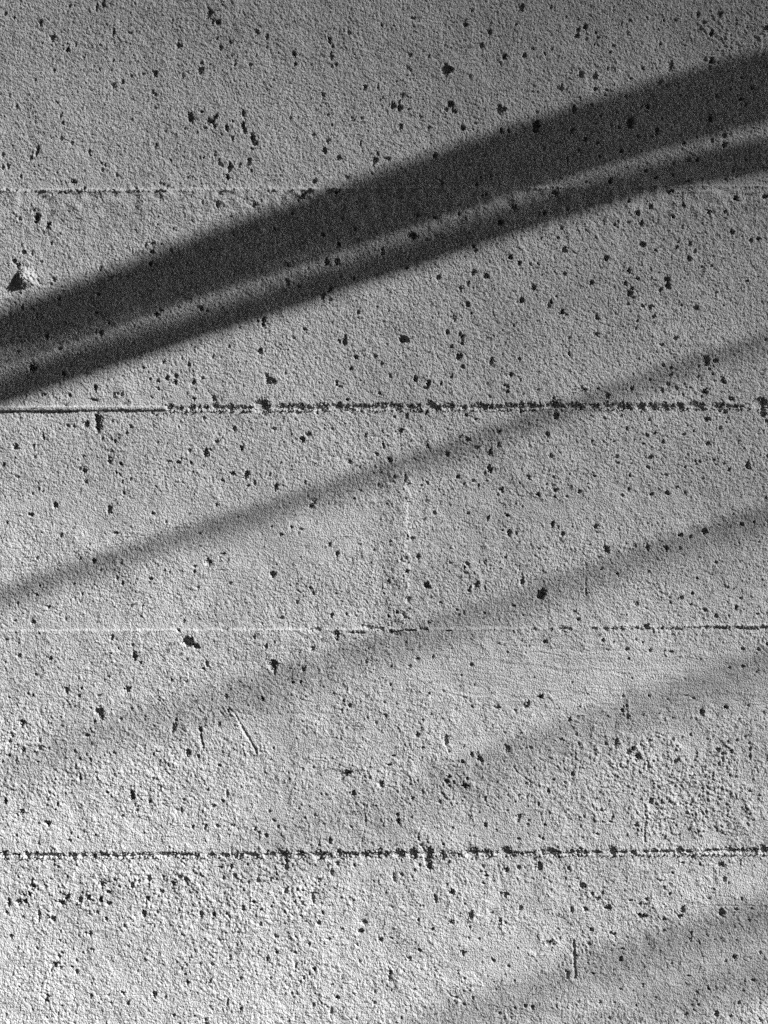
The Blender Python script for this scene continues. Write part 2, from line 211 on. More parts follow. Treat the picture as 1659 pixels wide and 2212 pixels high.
(3,2):"97 75 20 20 0 3.5;426 38 12 10 0 2.5;153 192 32 36 0 5;114 230 14 12 0 2.5;291 175 16 12 0 3.5;353 182 18 32 0 3.5;447 187 22 28 -10 2.5;518 121 22 18 0 3.5;567 128 14 22 0 3.5;636 102 24 30 0 4.5;820 68 22 18 0 2.5;880 55 12 14 0 2;904 155 12 10 0 2.5;205 311 14 12 0 3;122 288 14 12 0 2;360 305 12 14 0 1.8;523 431 20 22 0 3.5;567 463 14 12 0 2.5;300 463 18 20 0 2;640 492 20 20 0 3;793 481 18 24 -10 3;898 513 16 12 0 3;816 434 14 14 0 3;752 379 10 10 0 2.5;576 412 12 14 0 2;692 523 22 22 0 1.6;50 400 12 36 0 1.5;10 537 16 18 0 4.5;351 576 24 28 0 4;297 637 10 12 0 4;132 642 16 14 0 3.5;333 653 8 8 0 3;250 685 20 16 0 4;366 692 12 18 10 3.5;470 700 14 10 0 3.5;825 685 22 16 -15 4.5;903 688 14 18 0 3.5;945 662 12 16 0 2.5;259 734 12 10 0 4;827 773 20 16 0 4;762 777 14 12 0 2.5;184 652 10 8 0 2.5;456 933 14 10 0 3.5;362 921 12 14 -20 3;544 914 10 10 0 2.5;742 975 22 20 0 5;625 1001 26 34 0 2.5;231 990 16 20 0 4.5;258 1022 22 20 0 2;478 1027 12 10 0 3;12 1022 16 14 0 2;252 965 16 20 0 1.8;262 1195 24 26 0 2.5;280 1180 16 20 0 2.5;308 1220 28 36 0 3;200 1150 24 40 0 2;705 1186 20 24 0 2.5;768 1193 16 18 0 3.5;862 1182 14 18 0 2.5;859 1152 14 12 0 3;796 1138 12 12 0 2.5;755 1145 16 14 0 2;664 1200 12 10 0 3;567 1111 14 12 0 3;862 1216 12 28 0 3;840 1122 12 14 0 2;490 1245 20 24 0 2;365 1140 12 22 15 2.5;148 1155 18 18 0 2;15 1155 12 14 0 2;725 1205 14 14 0 2;480 1132 14 14 0 1.5;727 1235 14 20 0 1.5;930 1000 10 14 0 2",
(0,3):"398 45 20 20 0 3;655 132 28 50 5 3;670 178 12 18 -20 3.5;685 188 20 12 0 3;743 165 14 18 0 2.5;533 115 14 18 0 2.5;27 160 16 28 0 3;105 213 26 24 0 2.5;86 230 12 14 0 2;236 273 24 24 -10 4;245 120 12 12 0 2.5;266 132 14 14 0 2;285 176 14 12 0 2.5;276 203 10 10 0 2;473 330 12 12 0 3;346 357 16 18 0 3.5;385 342 10 10 0 2;880 210 18 20 0 2;900 210 14 34 0 2.5;908 155 12 12 0 2.5;602 236 10 14 0 2.5;165 582 26 22 0 2.5;145 622 22 22 0 2.5;118 629 14 14 0 2.5;42 662 18 42 -10 2.5;95 662 36 26 -10 3.5;126 658 20 24 0 3;330 640 24 34 0 3.5;305 662 36 22 10 3;395 650 24 28 20 2.5;437 640 26 28 0 3;500 650 26 30 0 3.5;535 668 30 22 15 2.5;506 572 30 24 0 2.5;570 552 12 12 0 2.5;537 610 22 16 0 2.5;655 580 20 28 0 2;737 545 20 36 0 2;737 578 14 16 0 2;810 540 16 30 0 2;862 572 24 24 0 2.5;890 540 24 20 30 2;922 552 22 26 0 2;798 612 16 24 0 2;730 645 24 22 -20 3;193 720 16 34 0 2;193 748 10 24 0 2;262 745 30 28 0 3.5;32 712 16 14 0 2.5;711 720 20 42 -10 2.5;780 712 12 16 0 2;483 710 18 20 0 1.8;525 745 14 20 0 2.5;742 772 10 10 0 2;448 822 20 26 0 2.5;52 830 16 24 0 2;297 852 14 12 0 2;183 890 12 16 0 2;293 930 16 16 0 3;308 912 14 18 0 2;270 970 26 26 0 3.5;255 995 12 26 15 2.5;300 987 12 14 0 2.5;358 984 14 12 0 2.5;380 1008 14 26 0 2.5;378 952 16 14 0 2;118 983 14 10 0 2;410 912 18 14 0 1.8;432 905 14 20 0 1.5;930 1062 16 28 0 3.5;915 1022 10 14 0 2;763 1120 24 34 -15 4;635 1163 20 18 -15 3;230 1148 22 24 10 2.5;236 1127 14 14 0 2.5;307 1174 14 10 0 2.5;452 1127 14 28 10 2;538 1122 12 14 0 2;610 1112 18 14 0 1.8;860 1225 16 16 0 3;30 1222 12 14 0 2;290 1215 12 12 0 2.5;818 1135 10 14 0 2",
(1,3):"173 130 14 38 0 2.5;78 108 12 12 0 2.5;152 162 14 14 0 2;798 127 28 28 0 2.5;760 30 70 26 -25 2.5;740 50 40 16 -25 2;938 82 30 36 0 2;3 290 12 14 0 4.5;65 292 14 30 10 2.5;125 290 14 20 0 3.5;200 283 24 14 0 2;228 300 10 12 0 1.8;382 214 12 16 0 2;427 292 14 26 -10 3;365 336 16 22 0 3;330 320 18 14 0 2;312 300 12 24 0 2;405 260 20 24 -30 1.5;497 250 14 14 0 1.8;788 292 14 14 0 3.5;683 362 20 30 0 2.5;630 384 14 14 0 3.5;140 492 22 16 0 2.5;197 486 24 22 0 2.5;276 476 12 14 0 3.5;469 460 18 22 0 4.5;466 492 24 36 0 2.2;690 518 14 40 0 1.8;674 484 12 12 0 2.5;720 475 20 22 0 1.8;805 483 16 12 0 2;390 550 16 22 0 2;325 560 14 26 0 2;240 560 14 16 0 2;155 545 20 20 0 2;210 530 24 18 0 1.8;280 565 14 18 0 2;467 605 18 40 20 2;535 642 18 12 0 1.8;600 648 16 62 -12 2.2;595 625 18 24 0 2;630 555 14 22 15 2;306 664 18 18 0 3;390 689 12 14 0 3;254 695 14 34 0 2.5;45 724 18 42 0 3;107 725 26 26 -20 3;170 722 12 22 0 3;184 735 10 14 0 2.5;508 662 14 18 0 2;340 702 12 10 0 2.5;626 768 22 20 0 3;560 760 16 14 0 1.5;852 766 40 26 10 2.2;832 806 28 24 15 3.5;935 850 22 28 0 4;675 848 18 14 0 1.8;582 872 16 16 0 3;420 912 12 18 0 2.5;510 916 16 14 0 3;373 945 16 26 10 3.5;186 935 18 20 0 2;40 970 14 14 0 2;605 998 20 22 0 2.5;515 978 12 34 10 2;555 1040 12 26 0 2;583 1022 10 18 0 2;692 1072 14 14 0 3.5;90 1055 14 38 25 2;720 1140 24 20 0 3;240 1195 16 28 0 3.5;240 1042 16 18 0 2;175 1162 10 40 10 2;903 1165 12 20 0 2.5;505 1135 12 14 0 2;390 1042 12 12 0 2;642 1165 12 12 0 2;690 1205 14 36 0 2;65 1245 18 16 0 2;415 835 22 20 0 1.8;340 770 24 20 0 1.5;230 815 14 14 0 1.5;135 850 18 14 0 1.5",
(2,3):"323 45 14 18 0 4.5;312 70 30 20 15 3;346 73 12 18 0 2.5;326 93 14 14 0 2.5;398 88 34 24 0 5.5;413 55 14 16 0 3.5;142 156 12 14 0 3.5;243 84 10 10 0 2;503 155 10 22 0 2.5;816 118 16 28 0 3;840 60 12 10 0 2.5;898 75 12 12 0 2.5;935 32 16 24 0 4;668 138 14 10 0 3;744 5 10 12 0 2.5;766 182 8 24 0 2.5;650 172 8 12 0 2;72 265 24 28 -20 4;64 230 10 14 0 3.5;613 212 12 12 0 2;668 245 24 30 0 2;662 265 24 26 0 1.8;712 282 14 16 0 3;718 262 18 10 0 2;797 284 14 14 0 2.5;770 342 12 22 0 4;670 355 20 14 0 3.5;557 312 12 14 0 2.5;715 330 10 12 0 2.5;786 352 8 12 0 2.5;170 348 10 22 0 2.5;183 383 14 12 0 3.5;293 380 14 12 0 2;340 298 14 14 0 1.8;228 488 34 42 0 4.5;212 460 20 30 0 3.5;176 484 14 20 0 3.5;152 508 16 12 0 3;88 532 18 20 10 1.5;48 545 14 44 -5 2;608 506 20 22 0 3;667 495 16 24 0 2.5;768 490 32 40 10 2.2;320 470 14 12 0 2.5;506 536 18 14 0 3;480 515 12 12 0 2;502 518 14 10 0 2;335 616 30 28 -15 2.5;603 633 24 26 0 2.5;582 625 14 24 -10 2;254 650 18 48 -8 2.5;315 578 12 14 0 2;490 573 14 12 0 2;430 732 26 36 0 2.5;335 767 22 24 -10 3.5;368 735 10 14 0 2.5;573 758 16 16 0 2.5;602 770 14 16 0 2;170 755 12 16 0 3;239 801 16 16 0 2.5;426 792 12 14 0 2;676 697 14 28 0 2;930 705 14 30 0 2.5;535 720 20 14 0 1.8;400 676 14 12 0 1.5;175 902 16 22 -10 3.5;390 920 34 22 -25 2.2;124 947 14 14 0 2.5;662 896 12 10 0 3;872 846 12 16 0 2.5;815 868 30 18 -25 1.8;840 878 14 14 0 2;30 1015 16 30 0 4;26 1043 18 26 0 4;645 1055 10 12 0 2.5;617 985 14 12 0 1.8;355 1140 14 14 0 3.5;442 1143 14 12 0 2.5;735 1190 16 28 0 2.5;648 1190 14 16 0 3;700 1182 14 16 0 2;572 1218 20 14 0 2.5;150 1100 14 10 0 2;540 955 16 30 -30 1.5;400 1045 12 12 0 1.8;35 845 14 12 0 2;38 1105 10 10 0 2.5;945 935 14 60 0 2;910 1030 12 44 10 1.8;470 850 12 12 0 1.5;420 842 8 14 0 1.8;915 500 16 20 0 1.8",
(3,3):"371 168 18 34 10 3.5;126 213 16 16 0 3.5;182 245 10 36 20 3;172 270 16 16 0 3.5;133 271 14 14 0 2.5;426 176 14 14 0 2.5;626 104 14 10 0 3;678 47 10 12 0 3;106 334 16 16 0 3.5;297 288 24 12 -10 2.5;305 312 12 12 0 2;510 338 12 14 0 3;720 485 44 16 0 5;573 443 16 14 0 3.5;589 455 10 10 0 3.5;478 522 14 14 0 3;815 466 10 14 0 2.5;755 577 10 10 0 2.5;615 484 12 14 0 1.5;465 628 16 16 0 3.5;437 597 12 22 -10 2.5;30 588 30 26 0 2.5;78 625 20 18 0 3;108 654 18 18 0 3.5;44 702 16 18 0 2.5;155 698 40 24 0 2.5;322 738 28 26 0 5;340 740 26 18 0 3;348 656 18 12 0 2.5;318 678 20 14 0 2;345 680 18 12 0 2;272 660 26 14 -10 1.8;512 738 22 22 0 4.5;528 708 22 30 -20 3.5;538 690 10 12 0 2.5;721 720 34 40 -15 3;792 707 14 14 0 3;820 655 14 14 0 2;860 762 10 16 0 2.5;872 704 14 12 0 2;435 755 22 24 0 1.8;435 810 18 22 0 2;73 805 16 20 -20 2.5;190 828 24 18 -30 2;172 820 18 14 0 1.8;570 820 16 22 0 1.8;795 860 12 8 0 2.5;782 942 22 22 0 3;742 963 16 16 0 2;220 952 20 24 0 2.5;230 899 16 10 0 2.5;337 935 10 10 0 2.5;85 1022 12 14 0 2;556 1037 14 10 0 4;876 1059 18 14 0 4;658 1097 14 14 0 3.5;827 1111 14 12 0 2.5;807 1170 16 22 0 3;695 1222 18 34 0 3.5;765 1235 12 12 0 3;332 1077 12 8 0 2.5;165 1245 12 16 0 2.5;735 555 16 30 0 1.3;220 1100 10 10 0 2;190 1168 12 12 0 1.8;65 875 18 14 0 1.8;255 845 10 10 0 2",
}
# chips broken out of the joints: x y width height
CHIPS = {
(0,1):"1465 1308 50 34;1540 1318 50 24;1650 1318 30 36",
(1,1):"10 1315 24 36;62 1308 24 20;122 1305 46 24;205 1302 60 36;255 1310 40 22;330 1305 60 34;380 1310 50 16;440 1308 50 26;500 1310 50 14;600 1300 110 90;770 1300 60 24;845 1305 80 36;930 1308 70 40;1000 1308 60 22;1110 1310 110 44;1250 1305 90 50;1330 1308 50 30;1375 1330 50 40;1440 1305 110 36;1520 1310 60 20;1600 1308 100 40;1650 1300 40 40",
(2,1):"50 1305 34 60;110 1310 80 40;225 1310 60 36;295 1308 40 36;400 1300 90 60;450 1320 60 36;555 1305 90 36;688 1310 40 24;770 1302 50 26;840 1308 90 50;925 1308 24 30;990 1310 60 30;1055 1305 44 30;1112 1305 60 34;1185 1305 44 50;1185 1340 24 40;1268 1305 80 44;1340 1308 34 20;1450 1300 110 44;1530 1308 60 26;1630 1305 70 36",
(3,1):"30 1308 80 36;160 1308 60 36;268 1303 50 40;318 1303 40 30;378 1308 80 44;445 1310 50 40;560 1315 70 56;660 1310 80 50;760 1312 70 48;830 1305 50 20;885 1320 40 60;910 1320 30 50;1020 1305 80 50;1085 1310 30 50;1230 1305 90 34;1315 1312 30 20;1370 1312 50 22;1430 1312 40 16;1590 1290 100 84",
(0,3):"18 425 28 24;80 426 30 12;140 427 34 18;178 430 24 18;235 428 66 14;282 430 24 14;312 430 16 14;358 430 40 16;415 430 24 18;465 432 26 14;515 430 50 18;565 432 30 16;610 432 26 18;655 432 26 18;720 431 70 14;815 430 60 20;862 430 30 20;920 430 60 14",
(1,3):"25 434 24 16;95 433 40 16;160 436 40 14;210 434 24 16;240 434 24 14;300 433 50 16;375 431 36 18;400 430 20 14;448 431 50 26;540 430 40 18;630 433 50 30;680 432 20 12;730 430 20 26;765 428 30 14;800 431 40 16;855 430 44 22;897 430 22 20;928 430 24 34",
(2,3):"8 432 30 16;75 427 50 30;140 425 40 34;218 430 36 50;290 430 22 20;333 428 30 16;372 430 24 16;437 428 50 40;498 426 44 24;532 428 14 14;565 426 24 12;602 424 44 40;638 430 30 22;680 427 20 8;712 427 26 10;738 426 12 14;790 422 22 24;830 421 36 30;862 428 20 20;905 427 24 10;930 424 24 14",
(3,3):"12 420 26 22;50 425 24 14;100 423 40 14;180 418 34 28;230 423 30 10;283 424 24 18;345 420 20 10;385 418 30 12;425 422 24 14;450 418 30 10;480 422 20 10;512 415 34 24;560 420 30 8;650 414 30 10;690 412 30 8;765 414 70 16;825 414 20 16;875 414 50 16;930 405 30 24",
(1,2):"610 582 50 14;885 575 40 18;930 580 40 14;165 585 30 10;715 605 20 40;815 600 70 6",
(2,2):"55 600 60 20;195 585 50 14;120 590 60 7;320 590 30 7;825 585 20 12;895 585 60 20;740 585 20 10",
(3,2):"85 585 30 12;145 585 20 12;190 584 30 8;225 582 14 10;285 582 40 12;318 586 30 8;420 582 40 9;485 587 76 14;600 580 30 8;640 580 20 8;715 582 80 12;805 582 30 10;860 588 80 12;930 580 30 10",
}
# scratches and hairline cracks: width depth(mm) | x,y x,y ...
LINES = {
(1,2):["7 .9|185,975 212,1015 240,1055 275,1110 318,1195","6 .5|120,965 150,1015","6 .5|150,970 165,1000","5 .6|550,935 600,948 650,950","5 .6|600,1215 640,1222 670,1230","5 .5|750,1030 790,1060 840,1065","5 .5|130,285 200,290 235,300","4 .4|470,400 520,390 555,410","4 .4|550,410 600,470 640,495","5 .5|205,985 250,1000 290,1005"],
(2,2):["4 .5|743,190 743,265","4 .4|650,690 760,700 880,720","5 .5|770,1220 800,1240 860,1265","4 .35|240,880 330,905 420,930","4 .35|60,690 160,685 260,705"],
(3,2):["5 .5|45,250 46,330 45,400","4 .4|640,885 642,920","5 .6|380,1105 430,1112 470,1100"],
(0,1):["14 .6|300,210 350,240 430,245"],
(1,3):["5 .6|195,425 196,385 210,350 240,330 260,322","4 .5|140,325 190,330 215,340","5 .5|640,1165 680,1190 692,1250","5 .5|855,180 855,300 845,350 838,410","5 .5|800,1005 760,1050 715,1095 700,1130","5 .4|700,0 760,30 800,50","5 .4|300,240 320,200 350,180"],
(2,3):["5 .5|640,0 660,25 720,60 760,95 800,98","5 .6|615,30 560,60 515,80 505,110 503,155 510,185 550,215","5 .7|178,290 170,345 182,385 200,410","5 .6|20,90 60,110 90,150 115,185","5 .5|280,90 290,140 340,190","5 .5|830,880 825,915 810,935","8 1.2|943,860 943,940 942,1050","8 .9|905,1010 910,1050","5 .5|390,1105 375,1125 355,1140 330,1130 310,1110","4 .5|766,160 764,200","4 .4|780,220 790,300 778,390","4 .4|860,905 890,925 905,990"],
(3,3):["6 .8|346,185 345,280 345,375","4 .5|520,0 520,55","4 .5|622,0 624,45","5 .6|605,855 612,900 632,945 635,975 605,1005","4 .5|510,685 640,685 750,688 840,688 940,690","4 .5|530,890 530,940","4 .35|20,870 60,960 40,1010"],
(2,1):["5 .35|1160,0 1164,180"],
}
# ---------------------------------------------------------------- the wall face as a relief
TO_U = 1659.0 / 2560.0                     # the notes were taken in 2560 x 3413 units
SCALE = {0: 1659 / 640.0, 1: 1659 / 640.0, 2: 952 / 640.0, 3: 952 / 640.0}
ROW0 = {0: 0.0, 1: 853.0, 2: 1706.0, 3: 2560.0}

def at_uv(tile, x, y):
    s = SCALE[tile[1]]
    return (640.0 * tile[0] + x / s) * TO_U, (ROW0[tile[1]] + y / s) * TO_U

STEP = 1.86                                # mesh step, about half a millimetre
U0, U1, V0, V1 = -15.0, 1674.0, -64.0, 2325.0
JOINTS = [409.0, 880.5, 1360.0, 1843.5]    # lines between the boards of the formwork
us = np.arange(U0, U1 + STEP, STEP)
vs = np.arange(V0, V1 + STEP, STEP)
nu, nv = len(us), len(vs)
rng = np.random.default_rng(7)

fu = np.fft.rfftfreq(nu, STEP)[None, :]
fv = np.fft.fftfreq(nv, STEP)[:, None]

def field(wl, seed, sharp=1.0, ku=1.0, kv=1.0):
    """smooth random field, unit variance, features about wl units wide"""
    r = np.random.default_rng(seed).standard_normal((nv, nu))
    f2 = (fu * ku) ** 2 + (fv * kv) ** 2
    filt = np.exp(-f2 * (wl * 0.45) ** 2 * sharp)
    g = np.fft.irfft2(np.fft.rfft2(r) * filt, s=(nv, nu))
    return (g / g.std()).astype(np.float32)

def fractal(wl0, wl1, seed, p=1.0):
    g = np.zeros((nv, nu), np.float32)
    w, a = wl0, 1.0
    k = 0
    while w >= wl1:
        g += a * field(w, seed + k)
        w /= 2.0
        a *= 0.5 ** p
        k += 1
    return g / g.std()

UU, VV = np.meshgrid(us.astype(np.float32), vs.astype(np.float32))

def sstep(a, b, x):
    t = np.clip((x - a) / (b - a), 0, 1)
    return t * t * (3 - 2 * t)

# ---- sand grains: packed little domes
def grains(cell, seed, squash=1.0):
    r = np.random.default_rng(seed)
    gw, gh = int((U1 - U0) / cell) + 6, int((V1 - V0) / cell) + 6
    px = r.random((gh, gw)).astype(np.float32)
    py = r.random((gh, gw)).astype(np.float32)
    rad = (0.42 + 0.42 * r.random((gh, gw))).astype(np.float32)
    amp = (0.35 + 0.65 * r.random((gh, gw))).astype(np.float32)
    X = (UU - U0) / cell + 2.0
    Y = (VV - V0) / cell + 2.0
    ix, iy = X.astype(np.int32), Y.astype(np.int32)
    out = np.zeros_like(X)
    for dy in (-1, 0, 1):
        for dx in (-1, 0, 1):
            jx, jy = ix + dx, iy + dy
            ex = X - (jx + px[jy, jx])
            ey = Y - (jy + py[jy, jx])
            rr = rad[jy, jx]
            d2 = (ex * ex + ey * ey) / (rr * rr)
            np.maximum(out, amp[jy, jx] * np.clip(1.0 - d2, 0, 1) ** 0.4, out=out)
    return out

# ---- how rough the face is, 0 smooth skin .. 1 sandy, >1 washed out
rough = np.full((nv, nu), 1.0, np.float32)
wx = 26.0 * field(60, 11) + 9.0 * field(18, 12)     # ragged edges of the smooth patches
wy = 20.0 * field(60, 13) + 7.0 * field(18, 14)
PATCHES = [  # u v half-width half-height strength
 (1290, 1455, 420, 78, .66), (1540, 1500, 200, 40, .55), (960, 1440, 150, 55, .45), (690, 1495, 55, 34, .85), (622, 1590, 62, 40, .6),
 (868, 1500, 42, 26, .75), (800, 1575, 70, 34, .7), (1228, 1577, 40, 24, .9), (1290, 1530, 55, 26, .65), (1150, 1560, 70, 30, .6),
 (598, 1740, 60, 42, .85), (572, 1785, 40, 28, .85), (1040, 1600, 60, 42, .7), (1475, 1600, 60, 46, .7), (1130, 1790, 90, 45, .6),
 (1050, 1835, 60, 16, .8), (470, 1822, 110, 18, .8), (200, 1830, 220, 12, .55), (1085, 2070, 110, 60, .6), (1010, 2050, 40, 50, .6),
 (1500, 1812, 130, 12, .7), (1610, 1930, 90, 60, .55), (1560, 1285, 190, 26, .6), (1250, 1095, 420, 34, .55), (300, 1100, 330, 36, .4),
 (620, 1165, 160, 60, .5), (470, 1240, 90, 45, .5), (1010, 1185, 60, 34, .5), (1500, 1180, 80, 26, .5), (1560, 2060, 110, 55, .5),
 (1350, 2130, 130, 50, .4), (500, 1560, 80, 30, .6), (1480, 400, 190, 26, .6), (1000, 415, 260, 22, .4), (160, 405, 170, 14, .7),
 (330, 636, 70, 22, .4), (90, 600, 46, 34, .5), (240, 860, 240, 17, .7), (470, 872, 130, 14, .6), (900, 870, 760, 10, .35),
 (300, 1352, 340, 13, .6), (1300, 1345, 330, 10, .35), (870, 1010, 26, 60, .35), (860, 1200, 22, 130, .4), (1340, 1900, 40, 20, .4),
 (720, 1890, 70, 22, .3), (1290, 60, 60, 40, .2), (760, 2010, 60, 70, .35), (180, 1140, 60, 26, .6), (760, 1120, 140, 26, .45),
]
for (pu, pv, ru, rv, st) in PATCHES:
    m = (np.abs(UU - pu) < ru * 1.7 + 60) & (np.abs(VV - pv) < rv * 1.7 + 50)
    d = np.hypot((UU[m] + wx[m] - pu) / ru, (VV[m] + wy[m] * min(1.0, rv / 30.0) - pv) / rv)
    rough[m] = np.minimum(rough[m], 1.0 - min(1.0, st * 1.12) * (1 - sstep(0.86, 1.05, d)))
low = sstep(1000, 1700, VV)
blotch = fractal(90, 12, 21, 0.7)
rough *= 1.0 - 0.7 * low * sstep(0.9, 1.15, blotch + 0.25 * field(9, 23))            # scattered skin patches lower down
COARSE = [(1030, 1225, 60, 45, 1.0), (1480, 1720, 200, 120, .9), (1330, 1640, 110, 60, .8), (300, 1910, 330, 60, 1.0), (620, 1900, 200, 70, .8),
          (1590, 70, 90, 90, 1.0), (900, 960, 260, 40, .7), (1330, 1000, 200, 60, .3), (60, 1640, 160, 120, .5), (560, 2000, 260, 120, .6), (450, 40, 260, 60, .7),
          (160, 60, 220, 90, .6), (420, 1600, 200, 60, .5), (330, 1230, 260, 60, .35), (260, 1690, 260, 60, .5), (900, 1700, 160, 60, .4)]
coarse = np.zeros_like(rough)
for (pu, pv, ru, rv, st) in COARSE:
    d = np.hypot((UU + wx - pu) / ru, (VV + wy - pv) / rv)
    coarse = np.maximum(coarse, st * (1 - sstep(0.4, 1.25, d)))
coarse = np.clip(coarse + 0.30 * sstep(1300, 1500, VV) - 0.30 * blotch * (0.35 + 0.65 * low), 0, 1.3)

H = np.zeros((nv, nu), np.float32)         # relief in millimetres, towards the viewer positive
g1 = grains(4.0, 31)
g2 = grains(7.4, 32)
patch_amp = 1.0 + 0.16 * field(40, 35)
H += rough * patch_amp * (0.56 * g1 * (1 - 0.3 * np.clip(coarse, 0, 1)) + coarse * 0.50 * g2)
H += rough * 0.08 * fractal(14, 4, 41, 0.5)
H += rough * 0.14 * coarse * field(12, 47)
H += 0.16 * fractal(260, 18, 51, 0.8)
H += 0.035 * field(3.2, 52)
# faint drag marks of the boards
drag = field(5, 61, ku=16.0, kv=1.0)
H += 0.05 * drag * (1.2 - rough)
tilt_v = VV - np.where(UU < 1280, (UU - 1280) * 0.10, (UU - 1280) * 0.01)
streak = np.zeros_like(H)
r1 = np.random.default_rng(71).standard_normal(4096)
r1 = np.convolve(r1, np.ones(2) / 2, "same")
streak = np.interp((tilt_v * 0.42 + 1.2 * field(120, 72)) % 4000, np.arange(4096), r1).astype(np.float32)
in_str = (1 - sstep(0.6, 1.2, np.hypot((UU + wx - 1340) / 480, (VV + wy * 0.6 - 1465) / 92)))
H += 0.13 * streak * in_str
del tilt_v, streak, in_str, drag

# upright seam of a patch, standing a little proud on its left
edge = 878 + 4.0 * field(14, 81) + 3.0 * field(40, 82)
seam = sstep(70, 0, edge - UU) * (UU < edge) * sstep(1000, 1030, VV) * sstep(1365, 1330, VV)
H += 1.1 * seam
edge2 = 862 + 4.0 * field(14, 83)
H += 0.25 * sstep(90, 0, edge2 - UU) * (UU < edge2) * sstep(860, 900, VV) * sstep(1060, 1000, VV)

# each board stands a little differently
tiltline = np.interp(us, [0, 1659], [1.5, -2.5]).astype(np.float32)[None, :]
VT = VV - tiltline
lv = [0.0, 0.0, 0.0, 0.0, 0.0]
board = np.digitize(VT, JOINTS)
H += np.array(lv, np.float32)[board]

def joint_d(k):
    return VT - JOINTS[k] - 0.6 * field(22, 90 + k)

crumb = np.clip(fractal(9, 3, 101, 0.4), 0, 2.5)
long1 = field(60, 103)
# first joint: a ridge of crumbs
d = joint_d(0)
rid = np.exp(-((d - 0.5) / 3.6) ** 2) * (0.15 + 0.6 * crumb) * (0.75 + 0.35 * long1)
H += 1.3 * np.clip(rid, 0, 3) * np.where(UU < 1430, 1.0, 0.6)
H += (1.35 + 0.35 * long1) * sstep(-5.5, 3.0, d + 0.8 * field(10, 104)) * np.exp(-np.clip(d, 0, None) / 70.0)
# third joint: a thin ridge on the left, broken lips on the right
d = joint_d(2)
rid = np.exp(-(d / 2.4) ** 2) * (0.15 + 0.5 * crumb)
H += rid * np.where(UU < 340, 0.35, 0.5 * (0.7 + 0.4 * long1))
H += 0.85 * sstep(-3.0, 1.5, d) * np.exp(-np.clip(d, 0, None) / 60.0) * sstep(1400, 900, UU)
lip = np.exp(-((d + 4.5) / 2.4) ** 2) * (0.6 + 0.4 * crumb) * (sstep(1460, 1490, UU) + 0.5 * sstep(1300, 1330, UU) * sstep(1420, 1400, UU))
H += 0.9 * np.clip(lip, 0, 2)
# second and fourth joint: ragged groove with crumbs on the lower lip
for k, lo in ((1, 362.0), (3, -99.0)):
    d = joint_d(k)
    on = (UU > lo)
    H -= 0.16 * np.exp(-(d / 2.0) ** 2) * on
    H += 1.1 * crumb * np.exp(-((d - 6.0) / 2.8) ** 2) * on
    H += 0.30 * crumb * np.exp(-((d + 5.0) / 2.2) ** 2) * on

# scratches and cracks
for tile, rows in LINES.items():
    s = SCALE[tile[1]]
    for row in rows:
        head, pts = row.split("|")
        wdt, dep = [float(q) for q in head.split()]
        wdt *= TO_U / s * 0.62
        P = np.array([at_uv(tile, *[float(q) for q in p.split(",")]) for p in pts.split()])
        lo, hi = P.min(0) - 8, P.max(0) + 8
        i0, i1 = np.searchsorted(us, [lo[0], hi[0]])
        j0, j1 = np.searchsorted(vs, [lo[1], hi[1]])
        if i1 <= i0 or j1 <= j0:
            continue
        sl_ = np.s_[j0:j1, i0:i1]
        qx, qy = UU[sl_] + wx[sl_] * 0.06, VV[sl_] + wy[sl_] * 0.06
        best = np.full(qx.shape, 1e9, np.float32)
        for a, b_ in zip(P[:-1], P[1:]):
            ab = b_ - a
            t_ = np.clip(((qx - a[0]) * ab[0] + (qy - a[1]) * ab[1]) / (ab @ ab + 1e-9), 0, 1)
            best = np.minimum(best, np.hypot(qx - a[0] - t_ * ab[0], qy - a[1] - t_ * ab[1]))
        H[sl_] -= dep * 0.9 * np.exp(-(best / max(wdt, 1.3)) ** 2)
        H[sl_] += dep * 0.22 * np.exp(-((best - 2.2 * max(wdt, 1.3)) / 2.2) ** 2)

# ---- air holes
wu = 1.2 * field(9, 111) + 1.1 * field(4.5, 112)
wv = 1.2 * field(9, 113) + 1.1 * field(4.5, 114)
inner = 0.10 * fractal(10, 4, 115, 0.4) + 0.05 * g1
hole_id = np.full((nv - 1, nu - 1), -1, np.int32)
link_to = {}

def root(a):
    while link_to[a] != a:
        a = link_to[a]
    return a

def dig(cu, cv, ru, rv, ang, dep, hid=None, wall=0.45, warp=1.0, square=2.0):
    R = max(ru, rv) * 1.35 + 5
    i0, i1 = np.searchsorted(us, [cu - R, cu + R])
    j0, j1 = np.searchsorted(vs, [cv - R, cv + R])
    if i1 - i0 < 2 or j1 - j0 < 2:
        return
    q = np.s_[j0:j1, i0:i1]
    wk = warp * min(1.0, min(ru, rv) / 5.0)
    x = UU[q] + wu[q] * wk - cu
    y = VV[q] + wv[q] * wk - cv
    c, s = math.cos(ang), math.sin(ang)
    a, b_ = (x * c + y * s) / ru, (-x * s + y * c) / rv
    rho = (np.abs(a) ** square + np.abs(b_) ** square) ** (1 / square)
    prof = np.clip((1.12 - rho) / wall, 0, 1)
    prof = np.sqrt(np.clip(1 - (1 - prof) ** 2, 0, 1))
    floor = -dep + inner[q]
    H[q] = np.where(prof > 0, H[q] * (1 - prof) + floor * prof, H[q])
    if hid is not None:
        f = 0.25 * (rho[:-1, :-1] + rho[1:, :-1] + rho[:-1, 1:] + rho[1:, 1:]) < 1.05
        qq = np.s_[j0:j1 - 1, i0:i1 - 1]
        link_to[hid] = hid
        for other in np.unique(hole_id[qq][f]):
            if other >= 0:
                link_to[root(int(other))] = root(hid)
        hole_id[qq][f] = hid

